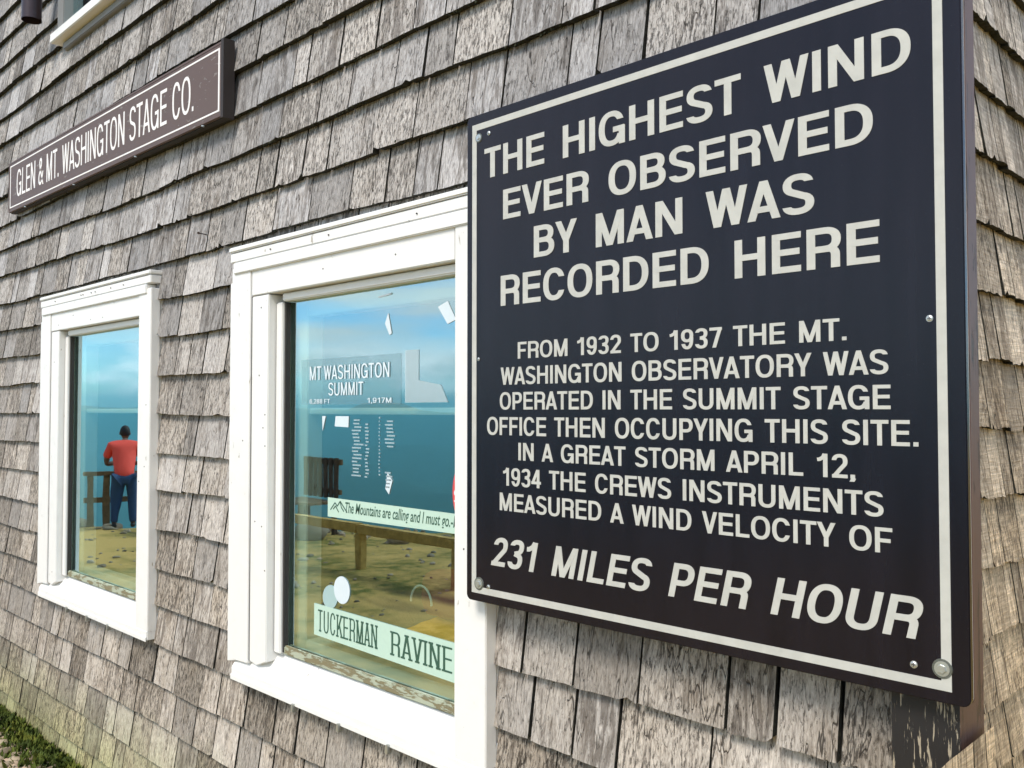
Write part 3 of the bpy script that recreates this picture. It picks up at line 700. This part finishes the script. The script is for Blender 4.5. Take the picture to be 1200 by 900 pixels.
# goods inside
M_mar = plain('maroon_cloth', (.20, .004, .02), .8); M_org = plain('mustard_cloth', (.90, .38, .015), .8)
bag = empty('cloth_bag', (-2.1, 1.9, .99), 'maroon cloth bag on the yellow cloth at the right of the big window', 'bag')
mb = MB(); bm = bmesh.new(); bmesh.ops.create_uvsphere(bm, u_segments=20, v_segments=14, radius=1)
for v in bm.verts:
    p = v.co; v.co = Vector((-2.10+.12*math.copysign(abs(p.x)**.6, p.x), 1.88+.07*math.copysign(abs(p.y)**.7, p.y), 1.07+.075*math.copysign(abs(p.z)**.6, p.z)+.01*noise.noise(p*3)))
me = bpy.data.meshes.new('bag_body'); bm.to_mesh(me); bm.free(); link('bag_body', me, M_mar, bag, True)
hd = MB(); prev = None
for i in range(13):
    a = math.pi*i/12; q_ = (-2.15+.05*math.cos(a), 1.785, 1.05+.055*math.sin(a))
    if prev: hd.tube(prev, q_, .0035, n=6)
    prev = q_
hd.build('handle', M_paper, bag)
gv = []; gf = []
for i in range(25):
    for j in range(9):
        X = -2.42+.72*i/24; Y = 1.76+.24*j/8
        gv.append((X, Y, 0.86+.13*min(1, i/9)+.012*noise.noise(Vector((X*9, Y*9, 0)))-(.03 if j == 0 else 0)))
for i in range(24):
    for j in range(8): gf.append((i*9+j, i*9+j+1, (i+1)*9+j+1, (i+1)*9+j))
me = bpy.data.meshes.new('display_cloth'); me.from_pydata(gv, [], gf)
o = link('display_cloth', me, M_org, None, True); md = o.modifiers.new('solid', 'SOLIDIFY'); md.thickness = .006
tag(o, 'mustard yellow cloth spread over the inner sill of the big window', 'cloth')

# ------------------------------------------------------------------ ground, valley and far ridges: one sheet to the horizon
NX, NY = -.65, -.76
def gh(x, y):
    r = math.hypot(x, y)
    d = max(x*NX+y*NY-10.7+.35*noise.noise(Vector((x*.35, y*.35, 0))), r-70)
    near = -.03-.017*min(14, max(0, -(y-1.5)))+.02*noise.noise(Vector((x*1.3, y*1.3, 3)))+.05*noise.noise(Vector((x*.35, y*.35, 9)))*min(1, r/8)
    if d <= 0: return near
    rid = noise.fractal(Vector((x*.00035, y*.00035, 2)), .9, 2.1, 7)
    far = min(290, -900+420*rid+860*min(1, max(0, (r-6000)/12000)))
    sl = near-.35*d*(1+.3*noise.noise(Vector((x*.05, y*.05, 1))))-.25*min(d, 4)
    w_ = min(1, d/2600); w_ = w_*w_*(3-2*w_)
    s0 = max(sl, -900)
    return s0*(1-w_)+far*w_
rings = [0, 1, 2, 3, 4, 5, 6, 7, 8, 9, 9.6, 10.2, 10.6, 10.9, 11.2, 11.6, 12, 12.4, 12.8, 13.2, 13.6, 14, 14.5, 15, 16, 17, 19, 22, 26, 32, 40, 52, 66, 74, 90, 120, 170, 240, 340, 480, 680, 950, 1300, 1700, 2200, 2800, 3500, 4300, 5200, 6200, 7300, 8500, 9800, 11200, 12800, 14500, 16500, 18500, 21000, 23500]
NA = 300; gv = [(0, 0, gh(0, 0))]; gf = []
for r in rings[1:]:
    for i in range(NA):
        a = 2*math.pi*i/NA; x, y = r*math.cos(a), r*math.sin(a); gv.append((x, y, gh(x, y)))
for i in range(NA): gf.append((0, 1+i, 1+(i+1) % NA))
for k in range(len(rings)-2):
    b0 = 1+k*NA; b1 = b0+NA
    for i in range(NA): j = (i+1) % NA; gf.append((b0+i, b1+i, b1+j, b0+j))
gm = bpy.data.meshes.new('ground'); gm.from_pydata(gv, [], gf)
def ground_mat():
    m = NT('summit_ground'); v = m.coords()
    n1 = m.noise(v, .45, 5, .6); n2 = m.noise(v, 7, 5, .65); n3 = m.noise(v, 60, 4, .6)
    c = m.mix(n3, (.38, .23, .06), (.70, .49, .18))
    c = m.mix(m.math('MULTIPLY', m.ramp(n1, [(.44, 0), (.56, 1)]), m.ramp(n2, [(.35, .3), (.6, 1)])), c, (.13, .13, .03))
    pv = m.noise(m.coords((.22, 1, 1)), .9, 3, .5)
    c = m.mix(m.math('MULTIPLY', m.ramp(pv, [(.58, 0), (.64, 1)]), .75), c, (.055, .042, .03))
    g = m.n('NewGeometry'); sx = m.n('SeparateXYZ'); m.l(g.outputs['Position'], sx.inputs[0])
    fz = m.n('MapRange'); m.l(sx.outputs[2], fz.inputs[0]); fz.inputs[1].default_value = -.8; fz.inputs[2].default_value = -6
    nb = m.noise(m.coords(), .004, 5, .6)
    c = m.mix(fz.outputs[0], c, m.mix(nb, (.012, .030, .022), (.05, .085, .045)))
    m.set(c, .95, 0, .1); m.bump(m.math('ADD', n3, n2), .5, .03); return m.mat
o = link('ground', gm, ground_mat(), None, True); o['kind'] = 'structure'

# pebbles and moss by the foot of the wall
def rock_mat():
    m = NT('pebble_stone'); at = m.n('Attribute', attribute_name='rnd'); sp = m.n('SeparateColor'); m.l(at.outputs['Color'], sp.inputs[0])
    c = m.ramp(sp.outputs[0], [(0, (.13, .10, .065)), (.35, (.25, .20, .13)), (.7, (.38, .31, .21)), (1, (.46, .34, .24))])
    n = m.noise(m.coords(), 45, 4, .6); c = m.mix(m.math('MULTIPLY', n, .6), c, m.mix(1.0, c, .55, 'MULTIPLY'))
    m.set(c, .85); m.bump(n, .4, .004); return m.mat
M_rock = rock_mat()
ico = bmesh.new(); bmesh.ops.create_icosphere(ico, subdivisions=2, radius=1)
iv = [v.co.copy() for v in ico.verts]; iff = [tuple(v.index for v in f.verts) for f in ico.faces]; ico.free()
def rock(mb, c, s, rr, mi=0):
    R_ = Matrix.Rotation(rr.uniform(0, 6.28), 3, 'Z') @ Matrix.Rotation(rr.uniform(-.4, .4), 3, 'X'); off = rr.uniform(0, 90); rn = (rr.random(), rr.random(), rr.random())
    vs = []
    for p in iv:
        k = 1+.28*noise.noise(p*1.3+Vector((off, 0, 0)))
        vs.append(Vector(c)+R_ @ Vector((p.x*s[0]*k, p.y*s[1]*k, p.z*s[2]*k)))
    mb.add(vs, iff, mi, rn)
rr = random.Random(5); gr = MB()
for k in range(4200):
    x = rr.uniform(-8.2, -3.6); y = 1.52-abs(rr.gauss(0, .50))
    if y < -.5: continue
    dens = 1 if y < 1.45 else .3
    if rr.random() > dens: continue
    s = rr.uniform(.016, .046)
    rock(gr, (x, y, gh(x, y)+s*.12), (s, s*rr.uniform(.6, .9), s*rr.uniform(.35, .6)), rr)
o = gr.build('gravel', M_rock, None, smooth=True, fixn=False); tag(o, 'pale rounded gravel lying along the foot of the shingled wall', 'gravel', kind='stuff')
def leaf_mat(name, cols):
    m = NT(name); n = m.noise(m.coords(), 9, 4, .6); n2 = m.noise(m.coords(), 90, 2, .5)
    m.set(m.mix(m.math('MULTIPLY', n2, .5), m.ramp(n, [(.35, cols[0]), (.5, cols[1]), (.65, cols[2])]), cols[1]), .8, 0, .2); return m.mat
M_moss = leaf_mat('moss_green', [(.018, .026, .006), (.060, .085, .012), (.15, .155, .022)])
ms = MB()
for k in range(15000):
    x = rr.uniform(-8.0, -3.4); y = 1.570-abs(rr.gauss(0, .085))
    if noise.noise(Vector((x*3.2, y*3.2, 0))) < -.05+ (1.5-y)*.9-.30: continue
    z = gh(x, y); L_ = rr.uniform(.015, .060)*(1 if y > 1.3 else .6); a = rr.uniform(0, 6.28); ln = rr.uniform(.3, 1.1); wd = rr.uniform(.004, .012)
    d = Vector((math.cos(a)*ln, math.sin(a)*ln, 1)).normalized()*L_; s_ = Vector((-math.sin(a), math.cos(a), 0))*wd
    b = Vector((x, y, z+.002)); ms.add([b-s_*.5, b+d*.5-s_, b+d, b+d*.5+s_, b+s_*.5], [(0, 1, 2, 3, 4)])
o = ms.build('moss_and_grass', M_moss, fixn=False); tag(o, 'green moss and short grass at the foot of the shingled wall', 'moss', kind='stuff')
gr = MB()
for k in range(1300):
    x = rr.uniform(-17, -5); y = rr.uniform(-8, .6); d = x*NX+y*NY-10.7
    if d > .3 or (noise.noise(Vector((x*.9, y*.9, 0))) < .0 and d < -1.2): continue
    s = rr.choice((rr.uniform(.012, .03), rr.uniform(.012, .03), rr.uniform(.02, .07)));
    if d > -1: s *= 1.6
    rock(gr, (x, y, gh(x, y)+s*.1), (s, s*rr.uniform(.6, .9), s*rr.uniform(.35, .6)), rr)
o = gr.build('loose_stones', M_rock, None, smooth=True, fixn=False); tag(o, 'loose stones scattered over the open summit ground', 'stones', kind='stuff')

# ------------------------------------------------------------------ things out on the summit (seen in the window reflections)
def wood_mat(name, c0, c1):
    m = NT(name); n = m.noise(m.coords((1, 1, 1)), 14, 5, .65, .5); m.set(m.ramp(n, [(.3, c0), (.7, c1)]), .85); m.bump(n, .5, .01); return m.mat
M_yel = wood_mat('yellow_timber', (.30, .17, .03), (.62, .42, .12)); M_dkw = wood_mat('dark_timber', (.035, .022, .014), (.13, .08, .05)); M_mid = wood_mat('brown_timber', (.12, .075, .035), (.30, .19, .10))
tb = empty('timber_barrier', (-8, -2.65, -.1), 'low yellow timber rail on short posts, running parallel to the building', 'barrier')
MB().box(-11.2, -8.105, -2.71, -2.60, .30, .40).build('rail', M_yel, tb, .012); MB().box(-8.10, -4.9, -2.71, -2.60, .295, .395).build('rail', M_yel, tb, .012)
for x in (-11.0, -9.6, -8.1, -6.5, -5.1): MB().box(x-.05, x+.05, -2.70, -2.61, gh(x, -2.65)-.1, .293).build('post', M_yel, tb, .008)
rl = empty('lookout_railing', (-13.6, -2.7, -.2), 'brown wooden railing at the drop-off that the person leans on', 'railing')
ex, ey, FX, FY = .372, -.928, -.928, -.372      # along the railing, and out over the drop
def along(s_, o=0): return (-14.05+ex*s_+FX*o, -1.80+ey*s_+FY*o)
def beam(name, s0, s1, o0, o1, z0, z1, mat, par):
    P4 = [along(s0, o0), along(s1, o0), along(s1, o1), along(s0, o1)]
    vs = [(*p, z0) for p in P4]+[(*p, z1) for p in P4]
    return MB().add(vs, [(0, 1, 2, 3), (4, 7, 6, 5), (0, 4, 5, 1), (1, 5, 6, 2), (2, 6, 7, 3), (3, 7, 4, 0)]).build(name, mat, par, .006)
beam('rail', .05, 1.65, -.06, .06, .66, .72, M_mid, rl); beam('rail', .05, 1.65, .0, .05, .25, .33, M_mid, rl)
for s_ in (.16, .38, 1.55): beam('post', s_-.05, s_+.05, -.04, .04, -.6, .655, M_mid, rl)

bn = empty('slatted_bench', (-11.1, -3.8, -.15), 'dark weathered wooden bench with a slatted back beyond the yellow rail', 'bench')
bz = gh(-10.6, -3.8)
def bx(name, x0, x1, y0, y1, z0, z1, mat=M_dkw): return MB().box(x0, x1, y0, y1, z0+bz, z1+bz).build(name, mat, bn, .006)
for i in range(7): x = -11.62+i*.135; bx('slat', x, x+.095, -4.17, -4.14, .50, 1.08)
bx('back_rail', -11.66, -10.68, -4.205, -4.172, .98, 1.06, M_mid); bx('back_rail', -11.66, -10.68, -4.205, -4.172, .56, .63, M_mid)
for i in range(4): bx('seat_board', -11.66, -10.68, -4.12+i*.125, -4.01+i*.125, .44, .475, M_mid)
for x in (-11.64, -10.77):
    for y in (-4.135, -3.68): bx('leg', x, x+.07, y, y+.06, -.1, .438)
for i, (x, y, s, lb) in enumerate(((-10.55, -3.6, .24, 'largest grey boulder beside the slatted bench'), (-9.55, -4.35, .18, 'rounded boulder right of the slatted bench'), (-14.55, -1.95, .22, 'dark boulder left of the leaning person'))):
    mb = MB(); rock(mb, (x, y, gh(x, y)+s*.4), (s, s*.8, s*.7), rr); tag(mb.build('boulder', M_rock, smooth=True, fixn=False), lb, 'rock')

# ------------------------------------------------------------------ the person leaning on the railing
def skin_mesh(name, joints, bones, mat, parent, sub=2, root=0):
    me = bpy.data.meshes.new(name); me.from_pydata([j[0] for j in joints], bones, [])
    o = bpy.data.objects.new(name, me); C.objects.link(o)
    o.modifiers.new('skin', 'SKIN'); ss = o.modifiers.new('s', 'SUBSURF'); ss.levels = sub; ss.render_levels = sub
    for i, j in enumerate(joints):
        r = j[1] if isinstance(j[1], tuple) else (j[1], j[1]); me.skin_vertices[0].data[i].radius = r
        me.skin_vertices[0].data[i].use_root = (i == root)
    bpy.context.view_layer.update()
    m2 = bpy.data.meshes.new_from_object(o.evaluated_get(bpy.context.evaluated_depsgraph_get())); bpy.data.objects.remove(o)
    m2.materials.clear(); return link(name, m2, mat, parent, True)
PX, PY = along(.62, -.33)
pe = empty('person', (PX, PY, gh(PX, PY)), 'person in coral red shirt and blue jeans leaning on the lookout railing', 'person')
pz = gh(PX, PY)
def W_(f, s, z):     # forward (towards the drop), sideways, up
    return (PX+FX*f+ex*s, PY+FY*f+ey*s, pz+z)
M_skin = plain('skin', (.17, .09, .06), .6); M_shirt = plain('coral_shirt', (.95, .085, .055), .8, 0, .15, 12, .3); M_jean = plain('blue_jeans', (.025, .06, .14), .85, 0, .2, 20, .3); M_hair = plain('dark_hair', (.015, .012, .012), .7); M_shoe = plain('dark_shoe', (.03, .028, .028), .6)
J = [(W_(0, 0, .92), (.14, .11)), (W_(.08, 0, 1.05), (.15, .11)), (W_(.20, 0, 1.22), (.18, .13)), (W_(.30, 0, 1.34), (.17, .11)), (W_(.38, 0, 1.40), .06), (W_(.45, 0, 1.47), .062)]
B_ = [(0, 1), (1, 2), (2, 3), (3, 4), (4, 5)]
for s_ in (-1, 1):
    b = len(J)
    J += [(W_(.28, s_*.20, 1.33), .075), (W_(.32, s_*.27, 1.13), .055), (W_(.36, s_*.27, 1.035), .045), (W_(.44, s_*.14, 1.05), .038), (W_(.47, s_*.06, 1.06), .03)]
    B_ += [(3, b), (b, b+1), (b+1, b+2), (b+2, b+3), (b+3, b+4)]
    b = len(J)
    J += [(W_(.0, s_*.09, .86), .105), (W_(.03, s_*.12, .50), .072), (W_(-.02, s_*.14, .10), .045), (W_(.10, s_*.15, .04), .035)]
    B_ += [(0, b), (b, b+1), (b+1, b+2), (b+2, b+3)]
skin_mesh('body', J, B_, M_skin, pe)
# head with face, ears and hair
def blob(name, c, r, mat, parent, fn=None):
    bm = bmesh.new(); bmesh.ops.create_uvsphere(bm, u_segments=24, v_segments=16, radius=1)
    for v in bm.verts:
        p = v.co.copy()
        if fn: p = fn(p)
        f, s_, z = c[0]+p.x*r[0], c[1]+p.y*r[1], c[2]+p.z*r[2]; v.co = W_(f, s_, z)
    me = bpy.data.meshes.new(name); bm.to_mesh(me); bm.free(); bmx = bmesh.new(); bmx.from_mesh(me); bmesh.ops.recalc_face_normals(bmx, faces=bmx.faces[:]); bmx.to_mesh(me); bmx.free()
    return link(name, me, mat, parent, True)
def face(p):
    q = p.copy()
    if p.z < 0: q.y *= 1-.22*(-p.z); q.x = p.x*(1-.05*(-p.z))
    if p.x > .85 and abs(p.y) < .25 and -.35 < p.z < .1: q.x += .20     # nose
    return q
hd_ = blob('head', (.49, 0, 1.56), (.098, .076, .118), M_skin, pe, face)
blob('hair', (.478, 0, 1.585), (.100, .082, .108), M_hair, hd_, lambda p: Vector((min(p.x, .45+.4*max(0, p.z)), p.y, max(p.z, -.75))))
for s_ in (-1, 1): blob('ear', (.485, s_*.078, 1.555), (.02, .012, .03), M_skin, hd_); blob('eye', (.575, s_*.03, 1.568), (.012, .014, .009), M_paper, hd_)
# hands with fingers folded over the rail
for s_ in (-1, 1):
    HJ = [(W_(.47, s_*.06, 1.06), .026), (W_(.52, s_*.03, 1.065), (.036, .018))]; HB = [(0, 1)]
    for k in range(4):
        b = len(HJ); o_ = (k-1.5)*.018
        HJ += [(W_(.555, s_*.015+o_, 1.06), .009), (W_(.585+.004*(k % 2), s_*.01+o_, 1.04), .0085), (W_(.588, s_*.01+o_, 1.015), .007)]; HB += [(1, b), (b, b+1), (b+1, b+2)]
    b = len(HJ); HJ += [(W_(.515, s_*.03-s_*.042, 1.06), .010), (W_(.545, s_*.03-s_*.055, 1.045), .008)]; HB += [(1, b), (b, b+1)]
    skin_mesh('hand', HJ, HB, M_skin, pe, 1)
SJ = [(W_(-.01, 0, .80), (.172, .150)), (W_(.0, 0, .90), (.172, .145)), (W_(.08, 0, 1.05), (.175, .13)), (W_(.20, 0, 1.22), (.20, .145)), (W_(.30, 0, 1.35), (.175, .12)), (W_(.36, 0, 1.40), .085)]
SB = [(0, 1), (1, 2), (2, 3), (3, 4), (4, 5)]
for s_ in (-1, 1):
    b = len(SJ); SJ += [(W_(.28, s_*.20, 1.34), .092), (W_(.30, s_*.25, 1.20), .080), (W_(.315, s_*.27, 1.14), .076)]; SB += [(4, b), (b, b+1), (b+1, b+2)]
skin_mesh('shirt', SJ, SB, M_shirt, pe)
TJ = [(W_(0, 0, .88), (.155, .125))]; TB = []
for s_ in (-1, 1):
    b = len(TJ); TJ += [(W_(.0, s_*.09, .82), .118), (W_(.03, s_*.12, .50), .088), (W_(-.01, s_*.14, .14), .068), (W_(-.01, s_*.14, .09), .066)]; TB += [(0, b), (b, b+1), (b+1, b+2), (b+2, b+3)]
skin_mesh('jeans', TJ, TB, M_jean, pe)
for s_ in (-1, 1): skin_mesh('shoe', [(W_(-.07, s_*.14, .05), .045), (W_(.03, s_*.145, .045), .048), (W_(.14, s_*.155, .035), .038), (W_(.19, s_*.16, .03), .028)], [(0, 1), (1, 2), (2, 3)], M_shoe, pe, 1)

pe.scale = (.9, .9, .9)
# ------------------------------------------------------------------ haze over the whole place
hz = MB().box(-24500, 24500, -24500, 24500, -1900, 330).build('haze', [], None)
hm = bpy.data.materials.new('haze_air'); hm.use_nodes = True; ht = hm.node_tree; ht.nodes.clear()
ho = ht.nodes.new('ShaderNodeOutputMaterial'); hv = ht.nodes.new('ShaderNodeVolumePrincipled')
hv.inputs['Color'].default_value = (.30, .86, 1.0, 1); hv.inputs['Density'].default_value = 8.5e-5; hv.inputs['Anisotropy'].default_value = 0
ht.links.new(hv.outputs[0], ho.inputs['Volume']); hz.data.materials.append(hm); tag(hz, 'pale blue haze filling the air down to the valley', 'haze', kind='stuff')
print('pieces', len(pieces), 'min chosen area', pieces[order[295]][0], 'visible', sum(1 for p in pieces if p[0] > 60))
